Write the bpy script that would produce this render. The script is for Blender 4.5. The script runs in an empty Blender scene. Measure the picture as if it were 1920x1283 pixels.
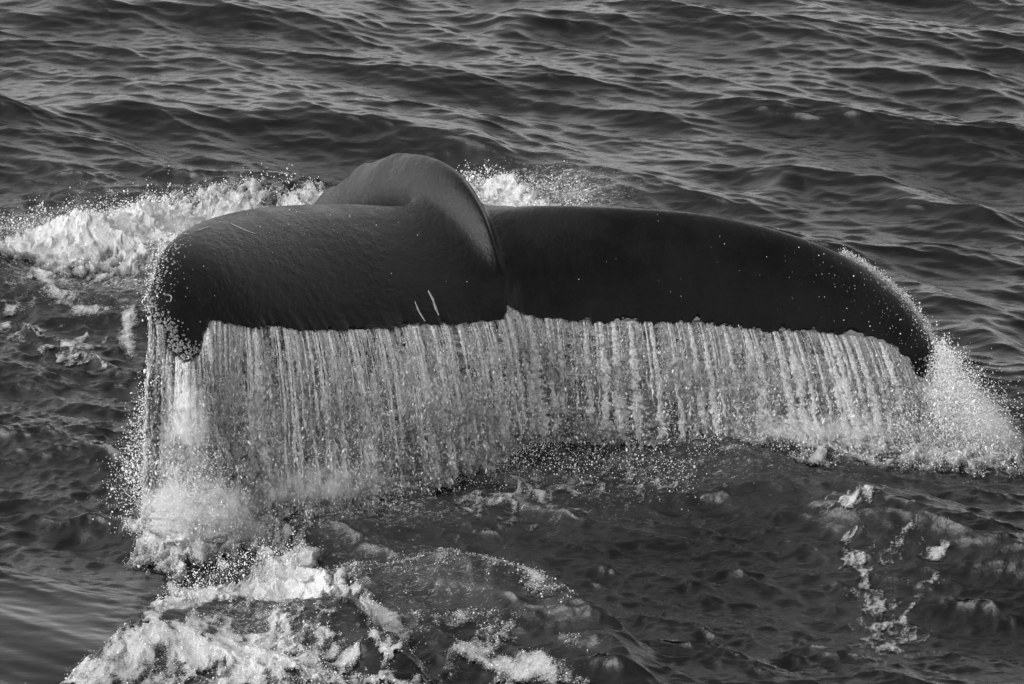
import bpy, bmesh, math, random
import numpy as np
from mathutils import Vector
from mathutils.bvhtree import BVHTree

S = bpy.context.scene
COL = S.collection
R = math.radians
rng = np.random.default_rng(7)

# ------------------------------------------------------------------ camera
CAM = np.array([0.0, -30.0, 10.0]); PITCH = math.atan2(10.0, 30.0); LENS = 196.1
cam = bpy.data.cameras.new('camera'); co = bpy.data.objects.new('camera', cam); COL.objects.link(co)
co.location = CAM; co.rotation_euler = (math.pi/2 - PITCH, 0, 0)
cam.lens = LENS; cam.sensor_width = 36; cam.clip_start = 0.5; cam.clip_end = 5000
S.camera = co
cam.dof.use_dof = True; cam.dof.focus_distance = 30.9; cam.dof.aperture_fstop = 18.0

# ------------------------------------------------------------------ light
SUN_EL, SUN_AZ = R(28), R(-98)          # azimuth measured from +Y towards +X
w = bpy.data.worlds.new('World'); S.world = w; w.use_nodes = True
nt = w.node_tree; nt.nodes.clear()
sky = nt.nodes.new('ShaderNodeTexSky'); sky.sky_type = 'NISHITA'; sky.sun_disc = False
sky.sun_elevation = SUN_EL; sky.sun_rotation = SUN_AZ; sky.air_density = 1.0; sky.dust_density = 2.0; sky.ozone_density = 1.0
bw = nt.nodes.new('ShaderNodeRGBToBW'); bg = nt.nodes.new('ShaderNodeBackground'); ow = nt.nodes.new('ShaderNodeOutputWorld')
bg.inputs['Strength'].default_value = 0.15
nt.links.new(sky.outputs[0], bw.inputs[0]); nt.links.new(bw.outputs[0], bg.inputs[0]); nt.links.new(bg.outputs[0], ow.inputs[0])
sl = bpy.data.lights.new('sun', 'SUN'); sl.energy = 0.55; sl.angle = R(50); sl.color = (1, 1, 1)
so = bpy.data.objects.new('sun', sl); COL.objects.link(so)
sd = Vector((math.sin(SUN_AZ)*math.cos(SUN_EL), math.cos(SUN_AZ)*math.cos(SUN_EL), math.sin(SUN_EL)))
so.rotation_euler = (-sd).to_track_quat('-Z', 'Y').to_euler(); so.location = sd*50
S.view_settings.view_transform = 'Standard'; S.view_settings.look = 'None'
S.view_settings.exposure = 1.42; S.view_settings.gamma = 1; S.view_settings.use_curve_mapping = False
S.render.engine = 'CYCLES'
S.cycles.max_bounces = 8; S.cycles.transparent_max_bounces = 24; S.cycles.diffuse_bounces = 2; S.cycles.glossy_bounces = 3; S.cycles.volume_bounces = 2
S.cycles.caustics_reflective = False; S.cycles.caustics_refractive = False

# ------------------------------------------------------------------ helpers
FPX = 1920*LENS/36
sp_, cp_ = math.sin(PITCH), math.cos(PITCH)
def ray(px, py):
    a = (np.asarray(px, float)-960)/FPX; b = -(np.asarray(py, float)-641.5)/FPX
    return np.stack([a, cp_ + b*sp_, -sp_ + b*cp_], -1)
def at(px, py, Y):
    d = ray(px, py); t = (np.asarray(Y, float)-CAM[1])/d[..., 1]
    return CAM + d*t[..., None]
def ground(px, py, z=0.0):
    d = ray(px, py); t = (z-CAM[2])/d[..., 2]
    return CAM + d*t[..., None]
def topix(P):
    d = np.asarray(P, float)-CAM
    f = d[..., 1]*cp_ - d[..., 2]*sp_; u = d[..., 1]*sp_ + d[..., 2]*cp_
    return 960 + FPX*d[..., 0]/f, 641.5 - FPX*u/f
def sstep(a, b, x):
    t = np.clip((x-a)/(b-a), 0, 1); return t*t*(3-2*t)

def tag(o, label=None, cat=None, group=None, kind=None):
    if label: o['label'] = label
    if cat: o['category'] = cat
    if group: o['group'] = group
    if kind: o['kind'] = kind
    return o
def link(name, me, mat=None, parent=None, smooth=True):
    o = bpy.data.objects.new(name, me); COL.objects.link(o)
    if mat: me.materials.append(mat)
    if smooth: me.polygons.foreach_set('use_smooth', np.ones(len(me.polygons), bool))
    if parent: o.parent = parent
    return o
def mesh_np(name, V, F):
    """V (n,3), F (m,k) -> mesh, quickly"""
    V = np.ascontiguousarray(V, np.float32); F = np.ascontiguousarray(F, np.int32)
    me = bpy.data.meshes.new(name); k = F.shape[1]
    me.vertices.add(len(V)); me.vertices.foreach_set('co', V.ravel())
    me.loops.add(F.size); me.loops.foreach_set('vertex_index', F.ravel())
    me.polygons.add(len(F)); me.polygons.foreach_set('loop_start', np.arange(0, F.size, k, dtype=np.int32))
    me.update(calc_edges=True); return me
def attr(me, name, vals):
    a = me.attributes.new(name, 'FLOAT', 'POINT'); a.data.foreach_set('value', np.ascontiguousarray(vals, np.float32).ravel())
def grid_faces(nr, nc, keep=None, wrap=False):
    i = np.arange(nr-1)[:, None]; j = np.arange(nc if wrap else nc-1)[None, :]
    j2 = (j+1) % nc
    F = np.stack([i*nc+j, i*nc+j2, (i+1)*nc+j2, (i+1)*nc+j], -1)
    if keep is not None: F = F[keep]
    return F.reshape(-1, 4)
def compact(V, F, *arrs):
    used = np.unique(F); m = np.full(len(V), -1, np.int64); m[used] = np.arange(len(used))
    return (V[used], m[F]) + tuple(a[used] for a in arrs)

# ---- periodic random fields made with the FFT, sampled bilinearly
class Field:
    def __init__(s, seed, L=4.0, N=512, lo=0.1, hi=1.0, p=1.0, wind=None, spread=2.0):
        r = np.random.default_rng(seed); s.L, s.N = L, N
        k = np.fft.fftfreq(N, L/N)*1.0; KX, KY = np.meshgrid(k, k, indexing='xy'); K = np.hypot(KX, KY); K[0, 0] = 1
        wl = 1.0/K
        A = np.where((wl >= lo) & (wl <= hi), K**(-p), 0.0)*np.exp(-(lo*0.7/wl)**4); A[0, 0] = 0
        if wind is not None:
            c = (KX*wind[0]+KY*wind[1])/K; A = A*(np.abs(c)**spread + 0.05)
        ph = r.normal(size=(N, N)) + 1j*r.normal(size=(N, N))
        Z = A*ph
        s.h = np.fft.ifft2(Z).real; sc = 1/s.h.std(); s.h = (s.h*sc).astype(np.float32)
        s.dx = (np.fft.ifft2(1j*KX/K*Z).real*sc).astype(np.float32); s.dy = (np.fft.ifft2(1j*KY/K*Z).real*sc).astype(np.float32)
        g = np.gradient(s.h, L/N); s.slope = math.sqrt((g[0]**2+g[1]**2).mean())
    def samp(s, arr, x, y):
        u = np.asarray(x)/s.L*s.N; v = np.asarray(y)/s.L*s.N
        i = np.floor(u).astype(np.int64); j = np.floor(v).astype(np.int64); fu = u-i; fv = v-j
        i0 = i % s.N; i1 = (i+1) % s.N; j0 = j % s.N; j1 = (j+1) % s.N
        return ((arr[j0, i0]*(1-fu)+arr[j0, i1]*fu)*(1-fv) + (arr[j1, i0]*(1-fu)+arr[j1, i1]*fu)*fv)
    def __call__(s, x, y): return s.samp(s.h, x, y)
N1 = Field(11, 4.0, 512, 0.03, 1.0, 1.6)        # fbm
N2 = Field(12, 4.0, 1024, 0.012, 0.25, 1.1)     # fine fbm
N3 = Field(13, 8.0, 512, 0.3, 3.0, 1.5)         # coarse
N4 = Field(14, 4.0, 512, 0.04, 0.4, 1.4)

# ------------------------------------------------------------------ materials
class M:
    def __init__(s, name):
        s.m = bpy.data.materials.new(name); s.m.use_nodes = True; s.t = s.m.node_tree; s.t.nodes.clear()
        s.out = s.t.nodes.new('ShaderNodeOutputMaterial')
    def n(s, typ, **kw):
        nd = s.t.nodes.new(typ)
        for k, v in kw.items():
            if k in nd.inputs: nd.inputs[k].default_value = v
            else: setattr(nd, k, v)
        return nd
    def l(s, a, b): s.t.links.new(a, b)
    def math(s, op, a, b=None, c=None, clamp=False):
        nd = s.t.nodes.new('ShaderNodeMath'); nd.operation = op; nd.use_clamp = clamp
        for i, v in enumerate((a, b, c)):
            if v is None: continue
            if isinstance(v, (int, float)): nd.inputs[i].default_value = v
            else: s.l(v, nd.inputs[i])
        return nd.outputs[0]
    def ramp(s, val, a, b, lo=0.0, hi=1.0):
        nd = s.t.nodes.new('ShaderNodeMapRange'); nd.interpolation_type = 'SMOOTHSTEP'
        s.l(val, nd.inputs[0])
        for i, v in zip((1, 2, 3, 4), (a, b, lo, hi)): nd.inputs[i].default_value = v
        return nd.outputs[0]
    def noise(s, scale, detail=4, rough=0.55, vec=(1, 1, 1), rot=(0, 0, 0), dist=0.0, kind='FBM'):
        tc = s.n('ShaderNodeTexCoord'); mp = s.n('ShaderNodeMapping'); mp.inputs['Scale'].default_value = vec; mp.inputs['Rotation'].default_value = rot
        s.l(tc.outputs['Object'], mp.inputs[0])
        nz = s.n('ShaderNodeTexNoise', Scale=scale, Detail=detail, Roughness=rough, Distortion=dist); s.l(mp.outputs[0], nz.inputs['Vector'])
        return nz.outputs[0]
    def grey(s, val):
        nd = s.t.nodes.new('ShaderNodeCombineColor')
        for i in range(3): s.l(val, nd.inputs[i])
        return nd.outputs[0]
    def bump(s, h, strength, dist, normal=None):
        b = s.n('ShaderNodeBump', Strength=strength, Distance=dist); s.l(h, b.inputs['Height'])
        if normal: s.l(normal, b.inputs['Normal'])
        return b.outputs[0]

def g3(v): return (v, v, v, 1)

def mat_water():
    m = M('sea_water'); p = m.n('ShaderNodeBsdfPrincipled', Roughness=0.07, IOR=1.333)
    at_ = m.n('ShaderNodeAttribute', attribute_name='bubbles'); rg = m.n('ShaderNodeAttribute', attribute_name='ripple')
    n1 = m.noise(9, 5, 0.6, (0.7, 1.6, 1)); n2 = m.noise(36, 6, 0.65, (0.8, 1.35, 1), (0, 0, R(12))); n3 = m.noise(120, 2, 0.5)
    a = m.math('MULTIPLY', n2, rg.outputs['Fac'])
    a = m.math('ADD', a, m.math('MULTIPLY', m.math('MULTIPLY', n3, rg.outputs['Fac']), 0.25))
    a = m.math('ADD', m.math('MULTIPLY', m.math('MULTIPLY', n1, rg.outputs['Fac']), 3.2), a)
    m.l(m.bump(a, 0.8, 0.010), p.inputs['Normal'])
    # white bubbles scattered in the stirred water
    nz = m.noise(22, 6, 0.7, (1, 1.6, 1), dist=0.6); nf = m.noise(85, 4, 0.65, (1, 2.2, 1), dist=0.4)
    v = m.math('ADD', at_.outputs['Fac'], m.math('MULTIPLY', m.math('SUBTRACT', nz, 0.5), 1.5))
    v = m.math('ADD', v, m.math('MULTIPLY', m.math('SUBTRACT', nf, 0.5), 1.5))
    k = m.ramp(v, 0.42, 0.95)
    base = m.math('ADD', m.math('MULTIPLY', k, 0.5), m.math('MULTIPLY', at_.outputs['Fac'], 0.05))
    base = m.math('ADD', base, 0.003)
    m.l(m.grey(base), p.inputs['Base Color'])
    m.l(m.math('ADD', m.math('MULTIPLY', k, 0.45), 0.07), p.inputs['Roughness'])
    m.l(p.outputs[0], m.out.inputs[0]); return m.m

def mat_foam(name='foam', alpha=True, base=0.58):
    m = M(name); p = m.n('ShaderNodeBsdfPrincipled', Roughness=0.45)
    p.inputs['Subsurface Weight'].default_value = 0.0
    n1 = m.noise(45, 6, 0.7, dist=0.5); n2 = m.noise(150, 3, 0.6)
    h = m.math('ADD', n1, m.math('MULTIPLY', n2, 0.4))
    m.l(m.bump(h, 0.8, 0.03), p.inputs['Normal'])
    d = m.n('ShaderNodeAttribute', attribute_name='dens').outputs['Fac']
    nn = m.noise(75, 8, 0.8, (1, 1.3, 1), dist=0.5)
    v = m.math('ADD', d, m.math('MULTIPLY', m.math('SUBTRACT', nn, 0.5), 2.4))
    # thin foam shows water between its bubbles
    c = m.ramp(v, 0.0, 1.1, 0.07, base)
    m.l(m.grey(c), p.inputs['Base Color'])
    if alpha:
        tr = m.n('ShaderNodeBsdfTransparent'); mx = m.n('ShaderNodeMixShader')
        m.l(m.ramp(v, 0.0, 0.5), mx.inputs[0]); m.l(tr.outputs[0], mx.inputs[1]); m.l(p.outputs[0], mx.inputs[2]); m.l(mx.outputs[0], m.out.inputs[0])
    else: m.l(p.outputs[0], m.out.inputs[0])
    return m.m

def mat_sheet():
    m = M('falling_water'); p = m.n('ShaderNodeBsdfPrincipled', Roughness=0.22, IOR=1.333)
    d = m.n('ShaderNodeAttribute', attribute_name='dens').outputs['Fac']
    n1 = m.noise(75, 5, 0.7, (1, 1, 0.5), dist=0.8); n2 = m.noise(170, 2, 0.6, (1, 1, 0.85), dist=0.4)
    sp = m.math('ADD', m.math('MULTIPLY', n1, 0.6), m.math('MULTIPLY', n2, 0.5))
    m.l(m.bump(sp, 1.0, 0.03), p.inputs['Normal'])
    c = m.math('ADD', m.math('MULTIPLY', m.ramp(sp, 0.48, 0.64), 0.70), m.math('MULTIPLY', d, 0.38))
    m.l(m.grey(m.math('ADD', c, 0.06)), p.inputs['Base Color'])
    v = m.math('ADD', d, m.math('MULTIPLY', m.math('SUBTRACT', sp, 0.55), 3.0))
    tr = m.n('ShaderNodeBsdfTransparent'); mx = m.n('ShaderNodeMixShader')
    tl = m.n('ShaderNodeBsdfTranslucent', Color=g3(0.85)); m2 = m.n('ShaderNodeMixShader', Fac=0.4)
    m.l(p.outputs[0], m2.inputs[1]); m.l(tl.outputs[0], m2.inputs[2])
    m.l(m.ramp(v, 0.0, 0.75, 0.0, 0.95), mx.inputs[0]); m.l(tr.outputs[0], mx.inputs[1]); m.l(m2.outputs[0], mx.inputs[2]); m.l(mx.outputs[0], m.out.inputs[0])
    return m.m

def mat_stream():
    m = M('white_stream'); p = m.n('ShaderNodeBsdfPrincipled', Roughness=0.3, IOR=1.333)
    d = m.n('ShaderNodeAttribute', attribute_name='dens').outputs['Fac']
    n1 = m.noise(60, 5, 0.7, (1, 1, 0.5), dist=0.6); n2 = m.noise(150, 2, 0.6, (1, 1, 0.8))
    sp = m.math('ADD', m.math('MULTIPLY', n1, 0.6), m.math('MULTIPLY', n2, 0.5))
    m.l(m.bump(sp, 0.8, 0.02), p.inputs['Normal'])
    m.l(m.grey(m.ramp(sp, 0.44, 0.64, 0.25, 0.85)), p.inputs['Base Color'])
    tl = m.n('ShaderNodeBsdfTranslucent', Color=g3(0.85)); m2 = m.n('ShaderNodeMixShader', Fac=0.3)
    m.l(p.outputs[0], m2.inputs[1]); m.l(tl.outputs[0], m2.inputs[2])
    lw = m.n('ShaderNodeLayerWeight', Blend=0.5)
    v = m.math('ADD', m.math('SUBTRACT', d, m.math('MULTIPLY', lw.outputs['Facing'], 0.5)), m.math('MULTIPLY', m.math('SUBTRACT', sp, 0.55), 3.0))
    tr = m.n('ShaderNodeBsdfTransparent'); mx = m.n('ShaderNodeMixShader')
    m.l(m.ramp(v, -.1, 0.5, 0.0, 0.97), mx.inputs[0]); m.l(tr.outputs[0], mx.inputs[1]); m.l(m2.outputs[0], mx.inputs[2]); m.l(mx.outputs[0], m.out.inputs[0])
    return m.m

def mat_drop():
    m = M('water_drop'); p = m.n('ShaderNodeBsdfPrincipled', Roughness=0.15, IOR=1.333); p.inputs['Base Color'].default_value = g3(0.78); p.inputs['Specular IOR Level'].default_value = .5
    gl = m.n('ShaderNodeBsdfRefraction', IOR=1.33, Roughness=0.02); mx = m.n('ShaderNodeMixShader')
    oi = m.n('ShaderNodeObjectInfo')
    m.l(m.math('GREATER_THAN', oi.outputs['Random'], 0.8), mx.inputs[0])
    m.l(p.outputs[0], mx.inputs[1]); m.l(gl.outputs[0], mx.inputs[2]); m.l(mx.outputs[0], m.out.inputs[0]); return m.m

def mat_whale():
    m = M('wet_whale_skin'); p = m.n('ShaderNodeBsdfPrincipled', Roughness=0.36, IOR=1.33); p.inputs['Specular IOR Level'].default_value = 0.25
    n1 = m.noise(3.0, 5, 0.6); n2 = m.noise(22, 5, 0.65)
    ridg = m.noise(26, 5, 0.65, (1.0, 0.45, 0.45), (0.0, R(38), R(25)), dist=0.2)
    fine = m.noise(160, 3, 0.6)
    h = m.math('ADD', m.math('MULTIPLY', ridg, 1.0), m.math('MULTIPLY', fine, 0.16))
    h = m.math('ADD', h, m.math('MULTIPLY', n2, 0.35))
    m.l(m.bump(h, 0.6, 0.011), p.inputs['Normal'])
    m.l(m.grey(m.ramp(m.math('ADD', n1, m.math('MULTIPLY', n2, 0.3)), 0.4, 0.9, 0.003, 0.008)), p.inputs['Base Color'])
    m.l(m.ramp(m.math('ADD', m.math('MULTIPLY', n1, 0.65), m.math('MULTIPLY', n2, 0.35)), 0.38, 0.62, 0.17, 0.40), p.inputs['Roughness'])
    m.l(p.outputs[0], m.out.inputs[0]); return m.m
def mat_flat(name, v, rough=0.5, bump=0.0, scale=60):
    m = M(name); p = m.n('ShaderNodeBsdfPrincipled', Roughness=rough)
    nz = m.noise(scale, 4, 0.6); m.l(m.grey(m.ramp(nz, 0.3, 0.7, v*0.6, v)), p.inputs['Base Color'])
    if bump: m.l(m.bump(nz, bump, 0.01), p.inputs['Normal'])
    m.l(p.outputs[0], m.out.inputs[0]); return m.m
MW, MF, MS, MD, MWH = mat_water(), mat_foam(), mat_sheet(), mat_drop(), mat_whale()

# ------------------------------------------------------------------ the sea
wa = np.array([0.50, 0.87]); wb = np.array([0.15, 0.99])
OA = Field(21, 16.0, 512, 0.45, 2.6, 1.9, wa, 6.0)
OB = Field(22, 12.0, 1024, 0.08, 0.6, 1.7, wa, 4.0)
OC = Field(23, 6.0, 1024, 0.025, 0.16, 1.6, wb, 3.0)
# long crests read from the photo: pixel polyline of the crest, height, width behind, width in front
CR = [([(-300, 20), (0, 6), (300, 4), (560, 26), (760, 30)], .10, .7, .30),
      ([(-300, 215), (0, 200), (300, 196), (520, 196), (700, 212), (860, 240), (990, 290)], .13, .9, .36),
      ([(860, 40), (1060, 28), (1330, 52), (1700, 120), (2000, 190)], .09, .5, .28),
      ([(1240, 176), (1400, 182), (1560, 205), (1700, 245)], .06, .3, .16),
      ([(1360, 330), (1500, 305), (1650, 335), (1800, 385), (2000, 440)], .11, .6, .30),
      ([(1000, 330), (1180, 345), (1290, 372)], .06, .3, .15),
      ([(1620, 575), (1780, 590), (2000, 640)], .10, .5, .35),
      ([(-300, 300), (0, 285), (180, 300), (330, 320)], .06, .4, .2),
      # mound of water thrown up in front of the notch
      ([(820, 880), (930, 818), (1010, 800), (1150, 812), (1330, 832), (1500, 870), (1600, 900)], .12, .45, .5),
      ([(1480, 930), (1620, 935), (1760, 960), (1900, 1010), (2050, 1050)], .16, .5, .42),
      ([(520, 1010), (600, 992), (740, 992), (870, 1012), (1010, 1052), (1120, 1100), (1250, 1170)], .30, .20, .55),
      ([(20, 1290), (130, 1215), (230, 1175), (350, 1140), (480, 1120), (640, 1135), (800, 1200), (900, 1290)], .24, .11, .6),
      ([(900, 1240), (1100, 1275), (1300, 1290)], .06, .3, .3),
      # shoulder of stirred water on the left, standing over the smooth slick
      ([(-300, 900), (-60, 950), (60, 990), (170, 1035), (290, 1078), (400, 1095)], .05, .9, .07),
      ([(-200, 470), (0, 450), (150, 420), (300, 385), (450, 355), (600, 340)], .16, .25, .35),
      ([(860, 335), (930, 325), (1010, 350), (1100, 385)], .12, .15, .3)]
def crest_h(x, y):
    h = np.zeros_like(x)
    for pts, A, wbk, wfr in CR:
        P = ground(*np.array(pts, float).T, A); o = np.argsort(P[:, 0]); P = P[o]
        yc = np.interp(x, P[:, 0], P[:, 1]) + 0.06*N3(x*0.7+A*9, y*0.25)
        d = y-yc; e = 0.45
        win = sstep(P[0, 0], P[0, 0]+e, x)*sstep(P[-1, 0], P[-1, 0]-e, x)
        prof = np.where(d > 0, np.exp(-(d/wbk)**2), np.exp(-(np.abs(d)/wfr)**1.6))
        h += 0.75*A*win*prof*(1+0.15*N3(x*0.8, y*0.5+A*5))
    return h
# pixel-space ellipses turned into ground patches: x, y, rx, ry
def blob(px, py, cx, cy, rx, ry, soft=0.35):
    r = np.hypot((px-cx)/rx, (py-cy)/ry); return 1-sstep(1-soft, 1+soft, r)
def regions(x, y):
    px, py = topix(np.stack([x, y, 0*x], -1))
    stirred = np.maximum.reduce([blob(px, py, 120, 760, 420, 300), blob(px, py, 1200, 900, 900, 130), blob(px, py, 820, 1150, 520, 230), blob(px, py, 1500, 1120, 600, 190), blob(px, py, 500, 480, 800, 150)])
    slick = np.maximum(blob(px, py, 60, 1180, 330, 110, .25)*(px < 520), blob(px, py, 1920, 960, 130, 90))
    slick = slick*sstep(0, 60, py-(960+px*0.33))
    return px, py, stirred, slick
def sea(x, y, fine=True):
    px, py, st, sk = regions(x, y)
    far = 1-sstep(14, 60, np.hypot(x, y-2))
    aA = 0.17/OA.slope*(1-0.55*sk)*(0.25+0.75*far); aB = 0.19/OB.slope*(1+0.7*st-0.75*sk)*far; aC = 0.062/OC.slope*(1+2.0*st-0.8*sk)*far
    X = x + 1.1*aA*OA.samp(OA.dx, x, y) + 1.1*aB*OB.samp(OB.dx, x, y)
    Y = y + 1.1*aA*OA.samp(OA.dy, x, y) + 1.1*aB*OB.samp(OB.dy, x, y)
    Z = aA*OA(x, y) + aB*OB(x, y) + aC*OC(x, y) + crest_h(x, y)
    Z += st*0.006*(1-np.abs(N4(x*.7, y)))
    return np.stack([X, Y, Z], -1), st, sk

def axis(lo, hi, d, far, g=1.12):
    a = list(np.arange(lo, hi, d)); s = d
    while a[-1] < far: s *= g; a.append(a[-1]+s)
    s = d; b = []
    p = lo
    while p > -far: s *= g; p -= s; b.append(p)
    return np.array(b[::-1]+a)
xs = axis(-4.1, 4.1, 0.0092, 1500); ys = axis(-5.8, 8.6, 0.0165, 1500)
GX, GY = np.meshgrid(xs, ys)
P, st, sk = sea(GX, GY)
px, py = topix(np.stack([GX, GY, 0*GX], -1))
bub = np.zeros_like(GX)
for a in [(1250, 870, 560, 60, .35), (1700, 830, 260, 70, .5), (560, 960, 330, 70, .5), (60, 640, 240, 190, .12), (230, 470, 360, 110, .55),
          (120, 900, 200, 90, .1), (760, 960, 260, 60, .35), (620, 1120, 420, 130, .34), (300, 1230, 360, 110, .5), (1000, 1200, 260, 120, .14),
          (1620, 1050, 150, 150, .16), (1020, 930, 260, 90, .3), (1000, 370, 200, 60, .5), (1850, 850, 130, 60, .35), (1500, 950, 150, 40, .15)]:
    bub = np.maximum(bub, a[4]*blob(px, py, *a[:4], soft=0.6))
slickcut = 1-sk
bub *= slickcut
me = mesh_np('water', P.reshape(-1, 3), grid_faces(len(ys), len(xs)))
attr(me, 'bubbles', bub); attr(me, 'ripple', 0.22+0.22*st-0.15*sk)
sea_o = tag(link('water', me, MW), 'dark rippled open sea around the whale tail', kind='structure')
del GX, GY, P

# ------------------------------------------------------------------ foam lying on the water
def poly_sd(px, py, poly):
    """signed pixel distance, positive inside"""
    q = np.array(poly, float); n = len(q); best = np.full(px.shape, 1e9); ins = np.zeros(px.shape, bool)
    for i in range(n):
        a, b = q[i], q[(i+1) % n]; ab = b-a
        t = np.clip(((px-a[0])*ab[0]+(py-a[1])*ab[1])/(ab@ab+1e-9), 0, 1)
        best = np.minimum(best, np.hypot(px-a[0]-t*ab[0], py-a[1]-t*ab[1]))
        c = ((a[1] > py) != (b[1] > py)) & (px < (b[0]-a[0])*(py-a[1])/(b[1]-a[1]+1e-12)+a[0]); ins ^= c
    return np.where(ins, best, -best)
FROTH = []
def foam(name, label, cat, poly, thick=0.05, lace=0.8, soft=30, bias=0.3, dx=0.0085, dy=0.014, spiky=0.0, lift=0.0, cell=1.0, zref=0.0, seed=0, skew=0.0, solid=0.4, froth=0):
    """one patch of foam, cut out of the sea's own surface and raised by its thickness"""
    G = ground(*np.array(poly, float).T, zref)
    lo = G[:, :2].min(0)-0.15; hi = G[:, :2].max(0)+0.15
    x, y = np.meshgrid(np.arange(lo[0], hi[0], dx), np.arange(lo[1], hi[1], dy))
    P, st, sk = sea(x, y)
    px, py = topix(np.stack([x, y, np.full_like(x, zref)], -1))
    sd_ = poly_sd(px, py, poly)
    o = seed*1.37
    big = N4((x+skew*y)/cell+o, y*0.6/cell-o); rid = 1-1.6*np.abs(N1(x*1.3/cell+o, y*0.75/cell)); fine = N2(x+o, y*0.7)
    d = sd_/soft + bias + lace*(0.5*big + 0.75*rid) + 0.22*fine + 0.12*N2(x*2.3-o, y*1.8)
    edge = sstep(-0.2, 1.2, d)
    billow = 0.5+0.35*np.abs(N1(x/cell*1.6-o, y/cell*1.3))+0.15*np.abs(N2(x*0.9, y*0.8+o))
    hgt = 0.45*thick*edge*billow + 0.006
    if spiky: hgt += spiky*edge*np.clip(N2(x*1.3+2, y*1.0), 0, 2)**2*0.11
    hgt += lift*sstep(0, soft*2.2, sd_)
    P = P.copy(); P[..., 2] += np.where(d > -0.35, hgt, -0.01)
    P[..., 0] += 0.25*hgt*N4(y*1.1, x); 
    k = (d > -0.3); keep = k[:-1, :-1] & k[1:, :-1] & k[:-1, 1:] & k[1:, 1:]
    F = grid_faces(*x.shape, keep=keep)
    V, F, dd = compact(P.reshape(-1, 3), F, d.ravel())
    me = mesh_np(name, V, F); attr(me, 'dens', np.clip(dd*solid, 0, 1.2))
    o_ = tag(link(name, me, MF), label, cat, kind='stuff')
    if froth:
        r = np.random.default_rng(seed+100); c = np.nonzero(dd > 0.25)[0]; i = c[r.integers(0, len(c), froth)]
        Pf = V[i]+r.normal(0, 1, (froth, 3))*[.008, .012, .003]; Pf[:, 2] += thick*.25*r.random(froth)**3
        FROTH.append((Pf, .0007+.0008*r.gamma(1.3, .8, froth), o_))
    return o_

foam('whitewater', 'long bank of white foam churned up behind the left fluke, running to the left edge of the photo', 'foam',
     [(-60, 425), (30, 405), (130, 385), (210, 365), (260, 345), (300, 338), (360, 352), (450, 345), (530, 345), (600, 350), (600, 372), (480, 395), (400, 405), (330, 440), (250, 455), (120, 465), (0, 462), (-60, 470)],
     thick=0.10, lace=0.35, bias=0.55, soft=16, zref=0.16, spiky=0.02, seed=1, solid=.7, froth=9000)
foam('foam_patch', 'thin bubbly foam between the white bank and the left fluke tip', 'foam',
     [(120, 450), (260, 440), (330, 430), (330, 480), (290, 520), (190, 500), (60, 480)], thick=0.02, lace=0.9, bias=-0.1, soft=30, zref=0.08, seed=2)
foam('whitewater', 'white splash of foam just behind the right side of the tail stock', 'foam',
     [(850, 330), (900, 312), (955, 318), (990, 345), (1050, 362), (1100, 382), (1060, 400), (850, 400)], thick=0.10, lace=0.3, bias=0.6, soft=10, zref=0.14, spiky=0.05, seed=3, solid=.7, froth=6000)
foam('foam_streak', 'branching white streak of foam trailing down the water at the far left', 'foam',
     [(45, 462), (80, 470), (90, 510), (115, 550), (170, 572), (200, 582), (150, 585), (105, 568), (70, 530), (20, 545), (55, 520), (70, 500)], thick=0.02, lace=0.35, bias=0.5, soft=9, seed=4, cell=.6, zref=.03)
foam('foam_streak', 'short slanting foam streak on dark water beside the left fluke tip', 'foam',
     [(215, 590), (240, 585), (245, 620), (262, 665), (245, 665), (218, 625)], thick=0.02, lace=0.35, bias=0.45, soft=8, seed=5, cell=.6)
foam('foam_streak', 'wispy horizontal foam lines on the water at the left edge of the photo', 'foam',
     [(-40, 575), (60, 580), (120, 610), (190, 620), (210, 690), (100, 685), (60, 640), (-40, 625)], thick=0.015, lace=1.0, bias=-0.35, soft=26, seed=6, cell=.8)
foam('breaking_crest', 'thick white foam tumbling on the crest of the small wave below the left fluke', 'foam',
     [(295, 1112), (335, 1070), (380, 1045), (440, 1048), (480, 1008), (545, 995), (580, 1010), (600, 1060), (660, 1100), (740, 1160), (750, 1195), (700, 1210), (600, 1150), (520, 1120), (430, 1130), (360, 1140)],
     thick=0.10, lace=0.55, bias=0.85, soft=15, zref=0.11, spiky=0.012, seed=7, cell=0.9, solid=.55, froth=4500)
foam('foam_patch', 'lacy foam spread over the slope of the wave in the bottom left corner', 'foam',
     [(60, 1290), (140, 1230), (230, 1190), (340, 1155), (450, 1150), (540, 1170), (600, 1230), (620, 1300)], thick=0.035, lace=1.25, bias=0.22, soft=24, zref=0.14, seed=8, cell=.8, froth=3500, solid=.33)
foam('foam_patch', 'torn network of foam on the wave slope at the bottom edge, left of centre', 'foam',
     [(420, 1135), (560, 1140), (680, 1200), (780, 1230), (860, 1300), (560, 1300), (480, 1220)], thick=0.02, lace=1.3, bias=-0.2, soft=26, zref=0.15, seed=18, cell=.7, solid=.3, froth=3000)
foam('foam_patch', 'broken foam lines sliding down the dark wave face right of the breaking crest', 'foam',
     [(760, 1120), (850, 1140), (1000, 1190), (1060, 1240), (1110, 1300), (980, 1300), (880, 1270), (780, 1200)], thick=0.03, lace=1.1, bias=-0.15, soft=22, zref=0.1, seed=9, skew=.6, solid=.27, froth=2000)
foam('foam_patch', 'rim of frothy foam along the round top of the wave at the bottom centre', 'foam',
     [(560, 1000), (620, 985), (740, 985), (870, 1005), (1000, 1050), (1080, 1090), (1060, 1120), (930, 1075), (800, 1035), (640, 1025)], thick=0.015, lace=1.1, bias=0.05, soft=14, zref=0.22, seed=10, solid=.17, froth=2500)
LR = dict(thick=.007, lace=1.25, bias=-.12, soft=17, zref=.07, cell=.5, solid=.24)
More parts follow.
